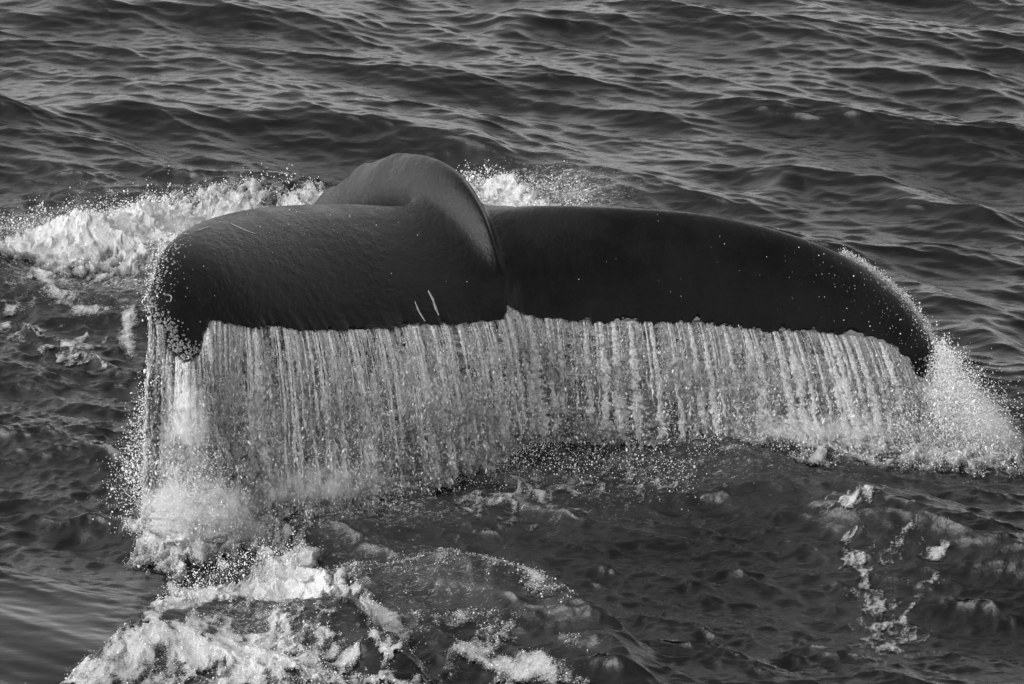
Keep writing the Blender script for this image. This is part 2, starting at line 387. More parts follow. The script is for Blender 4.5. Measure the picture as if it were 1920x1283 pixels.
foam('foam_streak', 'ragged chain of foam running down the dark swell at the lower right', 'foam', [(1555, 1005), (1600, 1010), (1628, 1060), (1668, 1110), (1700, 1160), (1640, 1180), (1608, 1120), (1578, 1070)], seed=11, **LR)
foam('foam_patch', 'small foam scrap just right of the ragged chain at the lower right', 'foam', [(1640, 1085), (1700, 1095), (1745, 1150), (1690, 1160)], seed=21, **LR)
foam('foam_streak', 'hook shaped white foam fleck farthest right on the dark swell', 'foam', [(1705, 1025), (1770, 1028), (1748, 1060), (1744, 1098), (1718, 1095), (1728, 1055)], seed=22, **LR)
foam('foam_patch', 'small bright foam fleck between the chain and the hook shaped one', 'foam', [(1640, 1020), (1690, 1015), (1672, 1048), (1638, 1048)], seed=23, **LR)
foam('foam_streak', 'thin bright foam lines lying on the water above the lower right patches', 'foam',
     [(1500, 958), (1660, 950), (1690, 975), (1560, 985)], thick=0.015, lace=0.9, bias=-0.4, soft=12, zref=0.08, seed=12, cell=.8)
foam('foam_band', 'pale foam edge where the left curtain of water meets the sea', 'foam',
     [(250, 960), (330, 930), (440, 905), (560, 925), (680, 905), (800, 870), (900, 835), (985, 800), (990, 830), (900, 870), (760, 925), (640, 960), (520, 990), (400, 1010), (290, 1010)], thick=0.07, lace=0.8, bias=0.45, soft=22, zref=0.03, seed=13, solid=.6, froth=9000)
foam('foam_band', 'wide white foam boiling under the right fluke where the water lands', 'foam',
     [(1290, 800), (1400, 790), (1550, 780), (1700, 770), (1850, 790), (1925, 830), (1860, 860), (1740, 858), (1600, 862), (1450, 862), (1330, 835)], thick=0.07, lace=0.6, bias=0.35, soft=18, zref=0.05, seed=14, spiky=.03, solid=.6, froth=8000)
foam('splash_foam', 'white burst of foam at the foot of the column falling from the left fluke tip', 'foam',
     [(225, 985), (290, 915), (345, 880), (400, 910), (470, 950), (500, 990), (430, 1020), (330, 1040), (250, 1015)], thick=0.12, lace=0.45, bias=0.5, soft=24, zref=0.05, seed=16, spiky=.025, solid=.7, froth=7000)
foam('splash_foam', 'white burst of foam at the right edge under the right fluke tip', 'foam',
     [(1640, 850), (1690, 800), (1760, 770), (1830, 790), (1900, 830), (1925, 850), (1850, 858), (1740, 855)], thick=0.14, lace=0.5, bias=0.4, soft=22, zref=0.05, seed=17, spiky=.025, solid=.7, froth=7000)
foam('foam_patch', 'scattered bubbles and foam flecks on the dark mound in front of the tail notch', 'foam',
     [(840, 900), (960, 830), (1150, 820), (1300, 850), (1320, 900), (1100, 940), (960, 990), (830, 980)], thick=0.015, lace=1.1, bias=-0.6, soft=40, zref=0.08, seed=15, cell=.6, solid=.25)

# ------------------------------------------------------------------ the whale
def curve(pts, n):
    """arc-length resample of (px, py, Y) rows -> 3D points"""
    q = np.array(pts, float); P = at(q[:, 0], q[:, 1], q[:, 2])
    # Catmull-Rom
    E = np.vstack([2*P[0]-P[1], P, 2*P[-1]-P[-2]]); out = []
    for i in range(1, len(E)-2):
        t = np.linspace(0, 1, 24, endpoint=False)[:, None]; a, b, c, d = E[i-1], E[i], E[i+1], E[i+2]
        out.append(0.5*((2*b)+(-a+c)*t+(2*a-5*b+4*c-d)*t**2+(-a+3*b-3*c+d)*t**3))
    out = np.vstack(out+[E[-2][None]]); L = np.r_[0, np.cumsum(np.linalg.norm(np.diff(out, axis=0), axis=1))]
    s = np.linspace(0, L[-1], n); return np.stack([np.interp(s, L, out[:, k]) for k in range(3)], -1)
def warp(P, s0):   # reparametrise
    u = np.linspace(0, 1, len(P)); return np.stack([np.interp(s0, u, P[:, k]) for k in range(3)], -1)
LE_L = [(975, 392, -.80), (880, 388, -.70), (800, 388, -.68), (700, 388, -.77), (600, 387, -.91), (500, 391, -1.14), (430, 402, -1.42), (372, 420, -1.72), (330, 445, -2.0), (302, 475, -2.22), (287, 520, -2.43), (276, 570, -2.59), (290, 615, -2.71), (318, 655, -2.8), (352, 682, -2.88)]
TE_L = [(952, 572, -1.66), (948, 590, -1.74), (925, 602, -1.80), (880, 606, -1.88), (820, 610, -1.98), (760, 614, -2.08), (680, 620, -2.2), (600, 622, -2.32), (520, 616, -2.43), (460, 612, -2.52), (400, 604, -2.6), (386, 622, -2.66), (380, 650, -2.74), (372, 672, -2.82), (352, 680, -2.88)]
LE_R = [(925, 392, -.84), (1010, 388, -.95), (1100, 388, -1.0), (1200, 392, -1.0), (1300, 400, -.98), (1400, 418, -.96), (1500, 446, -.95), (1580, 480, -.95), (1640, 517, -.96), (1695, 565, -1.0), (1733, 615, -1.07), (1755, 660, -1.15), (1763, 700, -1.24), (1752, 717, -1.3)]
TE_R = [(952, 572, -1.66), (962, 582, -1.64), (985, 592, -1.61), (1040, 598, -1.57), (1110, 603, -1.52), (1200, 603, -1.46), (1300, 604, -1.4), (1400, 616, -1.36), (1480, 622, -1.33), (1560, 627, -1.3), (1620, 634, -1.28), (1670, 650, -1.28), (1700, 675, -1.28), (1718, 704, -1.29), (1752, 717, -1.3)]
NS, NV = 420, 70
def serr(n, seed, amp):
    r = np.random.default_rng(seed); x = np.arange(n); d = np.zeros(n); p = 12
    while p < n-10:
        w = r.integers(4, 12); a = r.uniform(0.3, 1)*amp; j = np.arange(n); d += a*np.maximum(0, 1-np.abs(j-p)/w); p += r.integers(6, 20)
    return d
def lobe(LE, TE, side, seed):
    Lp, Tp = curve(LE, 800), curve(TE, 800); s = np.linspace(0, 1, NS)
    Lp, Tp = warp(Lp, s), warp(Tp, s)
    # jagged trailing edge: nicks cut back up the chord
    nick = serr(NS, seed, 0.034)*sstep(0.02, 0.12, s)*(1-sstep(.9, 1, s))
    ch = Lp-Tp; cl = np.linalg.norm(ch, axis=1, keepdims=True)+1e-6
    nk = ch/cl*(nick - .022*sstep(0.01, .06, s)*(1-sstep(.85, 1, s)) + 0.011*N2(s*9+seed, s*0)+0.012*N1(s*5+seed, s*0))[:, None]
    v = (1-np.cos(np.linspace(0, math.pi, NV)))/2
    Mid = Lp[:, None]*(1-v)[None, :, None] + Tp[:, None]*v[None, :, None] + nk[:, None]*(v**16)[None, :, None]
    T = np.minimum(0.13*(1-s)**0.55+0.02, cl[:, 0]*0.16+.008)
    prof = (1.485*np.sqrt(v)-0.63*v-1.758*v**2+1.4215*v**3-0.5075*v**4)*1.0+0.012*(v > 0)*(v < 1)*sstep(0, .2, v)
    du = np.gradient(Mid, axis=0); dv = np.gradient(Mid, axis=1); n = np.cross(du, dv)*side
    n /= np.linalg.norm(n, axis=2, keepdims=True)+1e-9
    up = n*T[:, None, None]*prof[None, :, None]
    camber = n*(0.05*np.sin(v*math.pi)*sstep(0, .3, 1-s[:, None]))[..., None]
    return Mid+up+camber, Mid-up*0.6+camber
def close_shell(A, B, side):
    nr, nc = A.shape[:2]; V = np.vstack([A.reshape(-1, 3), B.reshape(-1, 3)]); F = grid_faces(nr, nc); o = nr*nc
    FF = [F, F[:, ::-1]+o]
    def strip(idx):
        a = idx[:-1]; b = idx[1:]; return np.stack([a, a+o, b+o, b], -1)
    i = np.arange(nr); j = np.arange(nc)
    FF += [strip(i*nc), strip(i*nc+nc-1)[:, ::-1], strip(j)[:, ::-1], strip((nr-1)*nc+j)]
    return V, np.vstack(FF)
parts = []
for LE, TE, side, seed in ((LE_L, TE_L, 1, 3), (LE_R, TE_R, -1, 5)):
    A, B = lobe(LE, TE, side, seed); V, F = close_shell(A, B, side); parts.append((V, F))
# tail stock: narrow keel by the flukes, deepening as it arches over and dives to the left
PED = [  # px, py, Y, half width, half height
    (948, 575, -1.62, .015, .015), (940, 548, -1.54, .03, .035), (925, 503, -1.40, .055, .095), (905, 457, -1.22, .068, .145), (880, 420, -1.02, .10, .18),
    (845, 388, -.76, .155, .215), (800, 372, -.46, .18, .24), (750, 374, -.16, .20, .25), (698, 400, .10, .22, .255), (652, 440, .30, .25, .27),
    (610, 490, .46, .29, .30), (570, 560, .60, .32, .32), (570, 640, .7, .33, .33), (545, 720, .8, .35, .35)]
q = np.array(PED); C0 = at(q[:, 0], q[:, 1], q[:, 2]); nP = 130; u0 = np.linspace(0, 1, len(q)); u1 = np.linspace(0, 1, nP)
def cubic(u, x, X):
    # smooth interpolation (Catmull-Rom in each column)
    E = np.vstack([2*X[0]-X[1], X, 2*X[-1]-X[-2]]); t = u*(len(X)-1); i = np.clip(t.astype(int), 0, len(X)-2); f = (t-i)[:, None]
    a, b, c, d = E[i], E[i+1], E[i+2], E[i+3]
    return 0.5*((2*b)+(-a+c)*f+(2*a-5*b+4*c-d)*f**2+(-a+3*b-3*c+d)*f**3)
Cc = cubic(u1, u0, C0); Rr = cubic(u1, u0, q[:, 3:5])
T_ = np.gradient(Cc, axis=0); T_ /= np.linalg.norm(T_, axis=1, keepdims=True)
# side vector turns smoothly from +X to the direction square to the dive
side0 = np.array([.93, .36, 0]); Sv = np.cross(T_, np.array([0, 0, 1.0])); Sv /= np.linalg.norm(Sv, axis=1, keepdims=True)+1e-9
Sv = np.where((Sv@side0 < 0)[:, None], -Sv, Sv)
Nv = np.cross(Sv, T_); Nv = np.where((Nv[:, 2] < 0)[:, None], -Nv, Nv)
nA = 48; th = np.linspace(0, 2*math.pi, nA, endpoint=False)
cs, sn = np.cos(th), np.sin(th)
# section pinched to a keel at the top
keelw = np.where(sn > 0, 1-0.36*np.abs(sn)**1.7, 1.0)
ring = Cc[:, None] + Sv[:, None]*(Rr[:, 0:1]*(cs*keelw)[None])[..., None] + Nv[:, None]*(Rr[:, 1:2]*sn[None])[..., None]
kn = np.clip(np.sin(u1*math.pi*24)*1.2, 0, 1)*sstep(.48, .6, u1)*0.022     # knuckles along the dorsal ridge
ring += Nv[:, None]*(kn[:, None]*np.clip(sn, 0, 1)[None]**6)[..., None]
V = ring.reshape(-1, 3); F = grid_faces(nP, nA, wrap=True)
V = np.vstack([V, Cc[0], Cc[-1]]); a = np.arange(nA); b = (a+1) % nA; o = (nP-1)*nA
F4 = [F[:, ::-1], np.stack([a, b, np.full(nA, nP*nA), np.full(nA, nP*nA)], -1), np.stack([o+b, o+a, np.full(nA, nP*nA+1), np.full(nA, nP*nA+1)], -1)]
bm = bmesh.new()
def add_bm(V, F):
    vs = [bm.verts.new(p) for p in V]
    for f in F:
        ids = list(dict.fromkeys(int(i) for i in f))
        if len(ids) > 2:
            try: bm.faces.new([vs[i] for i in ids])
            except ValueError: pass
for V_, F_ in parts: add_bm(V_, F_)
add_bm(V, np.vstack(F4))
bmesh.ops.remove_doubles(bm, verts=bm.verts, dist=1e-5)
bmesh.ops.recalc_face_normals(bm, faces=bm.faces)
me = bpy.data.meshes.new('whale'); bm.to_mesh(me); bm.free()
wh = bpy.data.objects.new('whale', me); COL.objects.link(wh)
md = wh.modifiers.new('r', 'REMESH'); md.mode = 'VOXEL'; md.voxel_size = 0.0095
dg = bpy.context.evaluated_depsgraph_get(); me2 = bpy.data.meshes.new_from_object(wh.evaluated_get(dg)); wh.modifiers.clear(); wh.data = me2
# blend the stock into the flukes: smooth strongly near the joint, slightly elsewhere
n = len(me2.vertices); co_ = np.empty(n*3, np.float32); me2.vertices.foreach_get('co', co_); Vw = co_.reshape(-1, 3).astype(float)
ed = np.empty(len(me2.edges)*2, np.int32); me2.edges.foreach_get('vertices', ed); ed = ed.reshape(-1, 2)
deg = np.bincount(ed.ravel(), minlength=n)[:, None]
Dm = np.full(n, 1e9)
for i in range(6, 80, 2):
    Dm = np.minimum(Dm, np.abs(np.linalg.norm(Vw-Cc[i], axis=1)-Rr[i, 0]*1.2)/max(Rr[i, 0], .05))
wgt = np.where(Vw[:, 1] < -.2, 1-sstep(.6, 1.9, Dm), 0)
ni = np.zeros(n, int); bd = np.full(n, 1e9)
for i in range(0, nP):
    dd_ = np.linalg.norm(Vw-Cc[i], axis=1); mk = dd_ < bd; bd[mk] = dd_[mk]; ni[mk] = i
crest = np.einsum('ij,ij->i', (Vw-Cc[ni]), Nv[ni])/(Rr[ni, 1]+1e-6)
wgt = np.maximum(wgt*sstep(-1.66, -1.45, Vw[:, 1]), 0)*(1-.75*sstep(.6, 1.0, crest))
wgt *= np.where(np.einsum('ij,ij->i', Vw-Cc[ni], Sv[ni]) > 0, .25, 1.0)
for it in range(130):
    k = (wgt if it >= 2 else np.full(n, .6))[:, None]*0.9
    acc = np.zeros_like(Vw)
    for c in range(3):
        acc[:, c] = np.bincount(ed[:, 0], weights=Vw[ed[:, 1], c], minlength=n) + np.bincount(ed[:, 1], weights=Vw[ed[:, 0], c], minlength=n)
    Vw += k*(acc/deg-Vw)
me2.vertices.foreach_set('co', Vw.astype(np.float32).ravel()); me2.update()
me2.polygons.foreach_set('use_smooth', np.ones(len(me2.polygons), bool)); me2.materials.clear(); me2.materials.append(MWH); me2.name = 'whale'
tag(wh, 'black whale tail with both wide flukes raised out of the sea, water pouring off', 'whale')
pol = [tuple(p.vertices) for p in me2.polygons]
bvh = BVHTree.FromPolygons([tuple(v) for v in Vw], pol)
def hit(px, py):
    d = Vector(ray(float(px), float(py))).normalized(); loc, nor, _, _ = bvh.ray_cast(Vector(CAM), d); return loc, nor

# scars: pale shallow strips on the skin
MSC = mat_flat('pale_scar', 0.26, 0.45)
def scar(pts, wpx, label=None):
    q = np.array(pts, float); n = 14; t = np.linspace(0, 1, n); u = np.linspace(0, 1, len(q))
    X = np.interp(t, u, q[:, 0]); Yp = np.interp(t, u, q[:, 1]); V = []; prev = None
    for i in range(n):
        h, no = hit(X[i], Yp[i])
        if h is None: return
        V.append((np.array(h), np.array(no)))
    out = []
    for i, (p, no) in enumerate(V):
        tn = V[min(i+1, n-1)][0]-V[max(i-1, 0)][0]; tn /= np.linalg.norm(tn)+1e-9; sd_ = np.cross(tn, no); wd = wpx/331/2*math.sin(math.pi*(0.06+0.88*t[i]))**.6*(0.7+0.6*random.random())
        for a, hgt in ((-1, -.002), (-.5, .003), (.5, .003), (1, -.002)): out.append(p+sd_*wd*a+no*hgt)
    me = mesh_np('scar', np.array(out), grid_faces(n, 4)); o = link('scar', me, MSC, wh)
    if label: o['label'] = label
random.seed(4)
scar([(434, 420), (455, 430), (478, 439)], 5, 'bright diagonal scratch near the front edge of the left fluke')
scar([(803, 545), (812, 562), (817, 578), (823, 592)], 6, 'forked pale scar above the rear edge of the left fluke')
scar([(778, 566), (786, 585), (797, 603)], 4)
scar([(368, 434), (382, 429), (396, 425)], 4)
scar([(330, 470), (338, 463)], 3)
scar([(1612, 495), (1628, 530), (1640, 570), (1651, 595)], 3.5, 'long faint scratch running down the right fluke near its tip')
scar([(1494, 440), (1510, 444)], 6, 'white nick on the front edge of the right fluke')
scar([(308, 556), (315, 552), (322, 556), (320, 566), (312, 565)], 2.5)

# barnacles crusting both tips and the left front edge
MB = mat_flat('barnacle', 0.33, 0.7, 0.8, 120)
bV, bF = [], []
def barn(p, no, r):
    no = np.array(no); t1 = np.cross(no, [0.3, .2, .9]); t1 /= np.linalg.norm(t1); t2 = np.cross(no, t1); b0 = len(bV)
    for rr, h in ((1, -.2), (.72, .55), (.42, .7), (.25, .25)):
        for k in range(7):
            a = k/7*2*math.pi; j = random.uniform(.85, 1.15); bV.append(np.array(p)+(t1*math.cos(a)+t2*math.sin(a))*r*rr*j+no*r*h)
    for ri in range(3):
        for k in range(7): bF.append((b0+ri*7+k, b0+ri*7+(k+1) % 7, b0+ri*7+7+(k+1) % 7, b0+ri*7+7+k))
zones = [([(340, 440), (302, 475), (287, 520), (276, 560), (278, 590), (292, 620), (318, 655), (348, 678)], 14, 330), ([(320, 640), (345, 655), (362, 662)], 18, 120), ([(300, 600), (322, 635)], 16, 90),
         ([(1640, 519), (1695, 567), (1733, 617), (1755, 662), (1758, 700)], 5, 110), ([(1748, 665), (1752, 705), (1735, 705)], 9, 70)]
for z, sp, cnt in zones:
    z = np.array(z, float)
    for _ in range(cnt):
        t = random.random()*(len(z)-1); i = int(t); p = z[i]*(1-t+i)+z[min(i+1, len(z)-1)]*(t-i)
        h, no = hit(p[0]+abs(random.gauss(0, sp))*(1 if z[0][0] < 900 else -1), p[1]+random.gauss(0, sp*.5))
        if h: barn(h, no, random.uniform(.9, 2.5)/331)
me = mesh_np('barnacle_crust', np.array(bV), np.array(bF)); o = link('barnacle_crust', me, MB, wh, smooth=False); o['kind'] = 'stuff'; o['label'] = 'pale barnacles crusting the fluke tips'

# ------------------------------------------------------------------ falling water
ico = bpy.data.meshes.new('drop_shape'); b_ = bmesh.new(); bmesh.ops.create_icosphere(b_, subdivisions=2, radius=1); b_.to_mesh(ico); b_.free()
ico.polygons.foreach_set('use_smooth', np.ones(len(ico.polygons), bool)); ico.materials.append(MD)
def drops(name, label, P, r, cat='spray', parent=None, stretch=1.6):
    """droplets as instances of one tiny ball on a cloud of points (uncountable: one object)"""
    me = bpy.data.meshes.new(name); P = np.ascontiguousarray(P, np.float32); me.vertices.add(len(P)); me.vertices.foreach_set('co', P.ravel())
    rr = np.stack([r, r, r*np.random.default_rng(5).uniform(.8, stretch, len(r))], -1)
    a = me.attributes.new('size', 'FLOAT_VECTOR', 'POINT'); a.data.foreach_set('vector', rr.astype(np.float32).ravel())
    a = me.attributes.new('turn', 'FLOAT_VECTOR', 'POINT'); a.data.foreach_set('vector', np.random.default_rng(6).normal(0, .35, (len(r), 3)).astype(np.float32).ravel())
    ng = bpy.data.node_groups.new(name, 'GeometryNodeTree')
    ng.interface.new_socket('Geometry', in_out='INPUT', socket_type='NodeSocketGeometry'); ng.interface.new_socket('Geometry', in_out='OUTPUT', socket_type='NodeSocketGeometry')
    gi = ng.nodes.new('NodeGroupInput'); go = ng.nodes.new('NodeGroupOutput'); m2p = ng.nodes.new('GeometryNodeMeshToPoints'); iop = ng.nodes.new('GeometryNodeInstanceOnPoints')
    src = ng.nodes.new('GeometryNodeMeshIcoSphere'); src.inputs['Radius'].default_value = 1; src.inputs['Subdivisions'].default_value = 2
    sm = ng.nodes.new('GeometryNodeSetShadeSmooth'); stm = ng.nodes.new('GeometryNodeSetMaterial'); stm.inputs['Material'].default_value = MD
    an = ng.nodes.new('GeometryNodeInputNamedAttribute'); an.data_type = 'FLOAT_VECTOR'; an.inputs[0].default_value = 'size'
    a2 = ng.nodes.new('GeometryNodeInputNamedAttribute'); a2.data_type = 'FLOAT_VECTOR'; a2.inputs[0].default_value = 'turn'
    L = ng.links.new
    L(gi.outputs[0], m2p.inputs[0]); L(m2p.outputs[0], iop.inputs['Points']); L(src.outputs[0], sm.inputs[0]); L(sm.outputs[0], stm.inputs[0]); L(stm.outputs[0], iop.inputs['Instance'])
    L(an.outputs[0], iop.inputs['Scale']); L(a2.outputs[0], iop.inputs['Rotation']); L(iop.outputs[0], go.inputs[0])
    o = bpy.data.objects.new(name, me); COL.objects.link(o); me.materials.append(MD)
    md = o.modifiers.new('scatter', 'NODES'); md.node_group = ng
    if parent: o.parent = parent; o['kind'] = 'stuff'; 
    else: tag(o, label, cat, kind='stuff')
    if parent and label: o['label'] = label
    return o

def interp_rows(T, s):
    T = np.array(T, float); return [np.interp(s, T[:, 0], T[:, k]) for k in range(1, T.shape[1])]
# rows: px at the edge, drift of px over the fall, px y of landing, Y of landing
FALL_L = [(372, 8, 965, -3.05), (400, 2, 960, -3.05), (470, 20, 955, -3.0), (560, 35, 950, -2.93), (640, 42, 940, -2.8), (720, 42, 915, -2.6), (800, 42, 890, -2.45), (880, 36, 855, -2.2), (952, 36, 815, -1.95)]
FALL_R = [(952, 36, 812, -1.95), (1040, 14, 805, -1.85), (1150, 14, 812, -1.85), (1300, 36, 830, -1.85), (1450, 45, 845, -1.9), (1560, 60, 850, -1.95), (1650, 60, 850, -1.95), (1720, 45, 850, -1.9)]
MST = mat_stream()
def curtain(TE, FALL, name, label, seed, lay, nstream, dens0, taps, nb=20000, Eoff=.012):
    r = np.random.default_rng(seed)
    E = curve(TE, 1500); ex, ey = topix(E); E = E + [0, Eoff, 0]; 
    root = bpy.data.objects.new(name, None); COL.objects.link(root); root.location = (float(E[len(E)//2][0]), float(E[len(E)//2][1]), 0.0)
    tag(root, label, 'falling water')
    off = np.array(root.location)
    def fall(s, t, extra=0.0):
        """s along the edge 0..1, t 0..1 down the fall -> 3D"""
        i = np.clip(s, 0, 1)*(len(E)-1); P0 = np.stack([np.interp(i, np.arange(len(E)), E[:, k]) for k in range(3)], -1)
        x0 = np.interp(i, np.arange(len(E)), ex)
        dr, ly, lY = interp_rows(FALL, x0)
        P1 = at(x0+dr, ly, lY)
        P1 = P1 - np.array([0, 0, 1])*0.04
        # ballistic: sideways evenly with time, height with time squared (time = t**.62)
        tm = np.clip(t, 0, 1.05)**0.62
        P = P0 + (P1-P0)*np.stack([tm, tm, 0.25*tm+0.75*tm**2], -1)
        return P
    # thin sheets between the streams
    for L in range(lay):
        ns, ntt = 520, 110
        s, t = np.meshgrid(np.linspace(0, 1, ns), np.linspace(0, 1, ntt))
        ph = L*7.7+seed; th0 = (t**0.8)*(0.25+.2*r.random())
        streak = N2(s*3.4+ph, t*0.16+ph) ; streak2 = N4(s*4+ph, t*0.25)
        P = fall(s+0.005*N4(s*3, t*1.5+ph)*t, t) 
        amp = 0.012+0.05*t
        P[..., 1] += amp*(0.6*streak+0.7*N1(s*3+ph, t*0.8)) - 0.04*L*(0.2+t) + 0.02*L
        P[..., 0] += 0.25*amp*N2(s*3+ph+3, t*0.7)
        bead = N2(s*6, t*2.3+ph)
        P[..., 1] += 0.35*amp*bead
        hole = 0.75*streak+0.45*streak2
        d = dens0 - .12 + 0.80*hole - 0.22*t*(N1(s*2.2+ph*2, t*0.6)) + 0.12*(1-sstep(0, .10, t)) + 0.18*bead*t
        d = d*(1-0.3*L)+0.25*sstep(.7, 1, t)
        V = P.reshape(-1, 3)-off
        me = mesh_np('sheet', V, grid_faces(ntt, ns)); attr(me, 'dens', np.clip(d, -0.4, 1.3)); link('sheet', me, MS, root)
    # streams
    for k in range(nstream+len(taps)):
        s0 = (k-len(taps)+r.uniform(.1, .9))/nstream; s0 += .012*math.sin(s0*73+seed)+.008*math.sin(s0*161); n = 56; t = np.linspace(0, 1.0, n)**1.1
        if k < len(taps): s0 = np.interp(taps[k], ex, np.linspace(0, 1, len(ex))); w0 = r.uniform(1.3, 2.4)
        else: w0 = 0.2+r.gamma(.75, .68)
        end = 1.0 if w0 > .8 else r.uniform(.5, 1.0); t = t*end
        c = fall(np.full(n, s0)+0.0025*N1(t*1.2+k, t*0+k*.37)*t, t); c[:, 1] -= 0.012+0.03*r.random()*t
        rad = w0*0.0125*(0.5+1.0*t**.8)*(1+0.26*N2(t*2.6+k*.7, t*0+k)+0.22*N1(t*1.3+k*.7, t*0+k))*np.clip((1-t/end)*9, 0.05, 1)
        rad = np.clip(rad, .0015, .05); m = 7; a = np.linspace(0, 2*math.pi, m, endpoint=False)
        jit = 1+(0.10+.14*t[:, None])*r.normal(size=(n, m)); c[:, 0] += .005*t*N1(t*1.0+k, t*0+k*.3)+.0022*t*N2(t*1.6+k, t*0+k*.3)
        V = c[:, None] + np.stack([np.cos(a)[None]*rad[:, None]*jit, np.sin(a)[None]*rad[:, None]*0.6*jit, np.zeros((n, m))], -1)
        me = mesh_np('stream', V.reshape(-1, 3)-off, grid_faces(n, m, wrap=True)); attr(me, 'dens', np.repeat(0.95-0.15*t+.25*N1(t*2+k, t*0), m)*(.75+.25*min(w0, 1.2)))
        link('stream', me, MST, root)
    # beads and droplets
    n = nb
    sl_ = np.sort(r.random(160)); s = sl_[r.integers(0, 160, n)] + r.normal(0, .0035, n); mix = r.random(n) < .45; s[mix] = r.random(mix.sum()); t = r.random(n)**0.8
    P = fall(np.clip(s, 0, 1), t); P[:, 1] += -0.03+r.normal(0, 1, n)*(.015+.07*t); P[:, 0] += r.normal(0, 1, n)*(.003+.012*t); P[:, 2] += r.normal(0, .01, n)
    rad = 0.0008+0.0009*r.gamma(1.3, .8, n)*(.5+.5*t)
    d = drops('droplets', None, P-off, rad, parent=root, stretch=3.2)
    return root, fall
cl_, fallL = curtain(TE_L, FALL_L, 'water_curtain', 'tall curtain of white water pouring from the left fluke rear edge into the sea', 31, 2, 96, .50, [432, 470, 512, 550, 612, 640, 700, 745, 800, 842])
cr_, fallR = curtain(TE_R, FALL_R, 'water_curtain', 'shorter curtain of water falling from the right fluke rear edge', 32, 2, 78, .46, [1125, 1150, 1290, 1312, 1450, 1490, 1535, 1580, 1600, 1650])
ct_, fallT = curtain([(281, 590, -2.68), (290, 618, -2.72), (305, 645, -2.76), (330, 668, -2.82), (352, 684, -2.88), (370, 674, -2.83), (382, 650, -2.75), (392, 618, -2.66)],
    [(281, -8, 965, -3.05), (300, -6, 975, -3.12), (352, 4, 985, -3.18), (380, 14, 978, -3.12), (392, 18, 972, -3.08)], 'water_curtain', 'narrow fall of stringy water dropping from the drooping left fluke tip', 33, 2, 30, .62, [338, 352, 362], nb=7000)
# a few runs of water that start higher up on the fluke itself

for Pf, rf, of in FROTH: drops('froth', None, Pf, rf, parent=of, stretch=1.3)
# ------------------------------------------------------------------ plumes and spray
def plume(name, label, top, bot, r0, r1, n, seed, rmin=.0008, rg=.0009, up=0.0):
    """spray falling from a tip and spreading: dense droplets"""
    r = np.random.default_rng(seed); t = r.random(n)**0.6; A, B = np.array(top), np.array(bot)
    c = A+(B-A)*t[:, None]; rad = r0+(r1-r0)*t**1.3; P = c+r.normal(0, 1, (n, 3))*np.stack([rad, rad*.8, .04+.05*t], -1)
    if up: P[:, 2] += up*r.random(n)**2
    return drops(name, label, P, rmin+rg*r.gamma(1.4, .7, n))
def lump_shell(name, parent, top, bot, r0, r1, seed, dens, n=70, m=60, flat=.7):
    A, B = np.array(top), np.array(bot); t, a = np.meshgrid(np.linspace(0, 1, n), np.linspace(0, 2*math.pi, m, endpoint=False), indexing='ij')
    rad = (r0+(r1-r0)*t**1.4)*(1+.22*N1(a*.16+seed, t*.9)+.12*N2(a*.25, t*1.6+seed))
    P = A+(B-A)*t[..., None]+np.stack([np.cos(a)*rad, np.sin(a)*rad*flat, 0*a], -1)
    me = mesh_np(name, P.reshape(-1, 3), grid_faces(n, m, wrap=True)); attr(me, 'dens', dens*(.35+.9*t)+.12*N1(a*.2, t)); return me
tipL = at(348, 676, -2.85); tipR = at(1752, 712, -1.6)
m_ = lump_shell('tip_splash', None, at(350, 676, -2.82), at(362, 1010, -3.2), .03, .18, 1, .9)
o = tag(link('tip_splash', m_, MF), 'bright white column of water dropping from the left fluke tip and bursting on the sea', 'splash', kind='stuff')
m_ = lump_shell('tip_splash', None, at(300, 610, -2.75), at(320, 1000, -3.15), .015, .13, 2, .9)
o = tag(link('tip_splash', m_, MS), 'thin veil of water hanging off the outer edge of the left fluke tip', 'splash', kind='stuff')
m_ = lump_shell('tip_splash', None, at(1762, 712, -1.34), at(1780, 875, -1.9), .02, .30, 3, .7)
o = tag(link('tip_splash', m_, MF), 'broad white splash bursting under the right fluke tip', 'splash', kind='stuff')
plume('spray', 'dense white spray around the left fluke tip column', at(352, 700, -2.84), at(362, 985, -3.2), .02, .11, 42000, 51)
plume('spray', 'loose droplets flying off left of the falling column', at(282, 690, -2.8), at(255, 950, -3.2), .02, .09, 3500, 52, .0008, .0011)
plume('spray', 'fan of spray thrown right of the right fluke tip', at(1765, 650, -1.2), at(1810, 815, -1.85), .02, .15, 28000, 53, .0008, .0010)
plume('spray', 'fine drops flicked up behind the outer edge of the right fluke', at(1660, 540, -.98), at(1800, 730, -1.3), .02, .06, 900, 54, .0010, .0013)
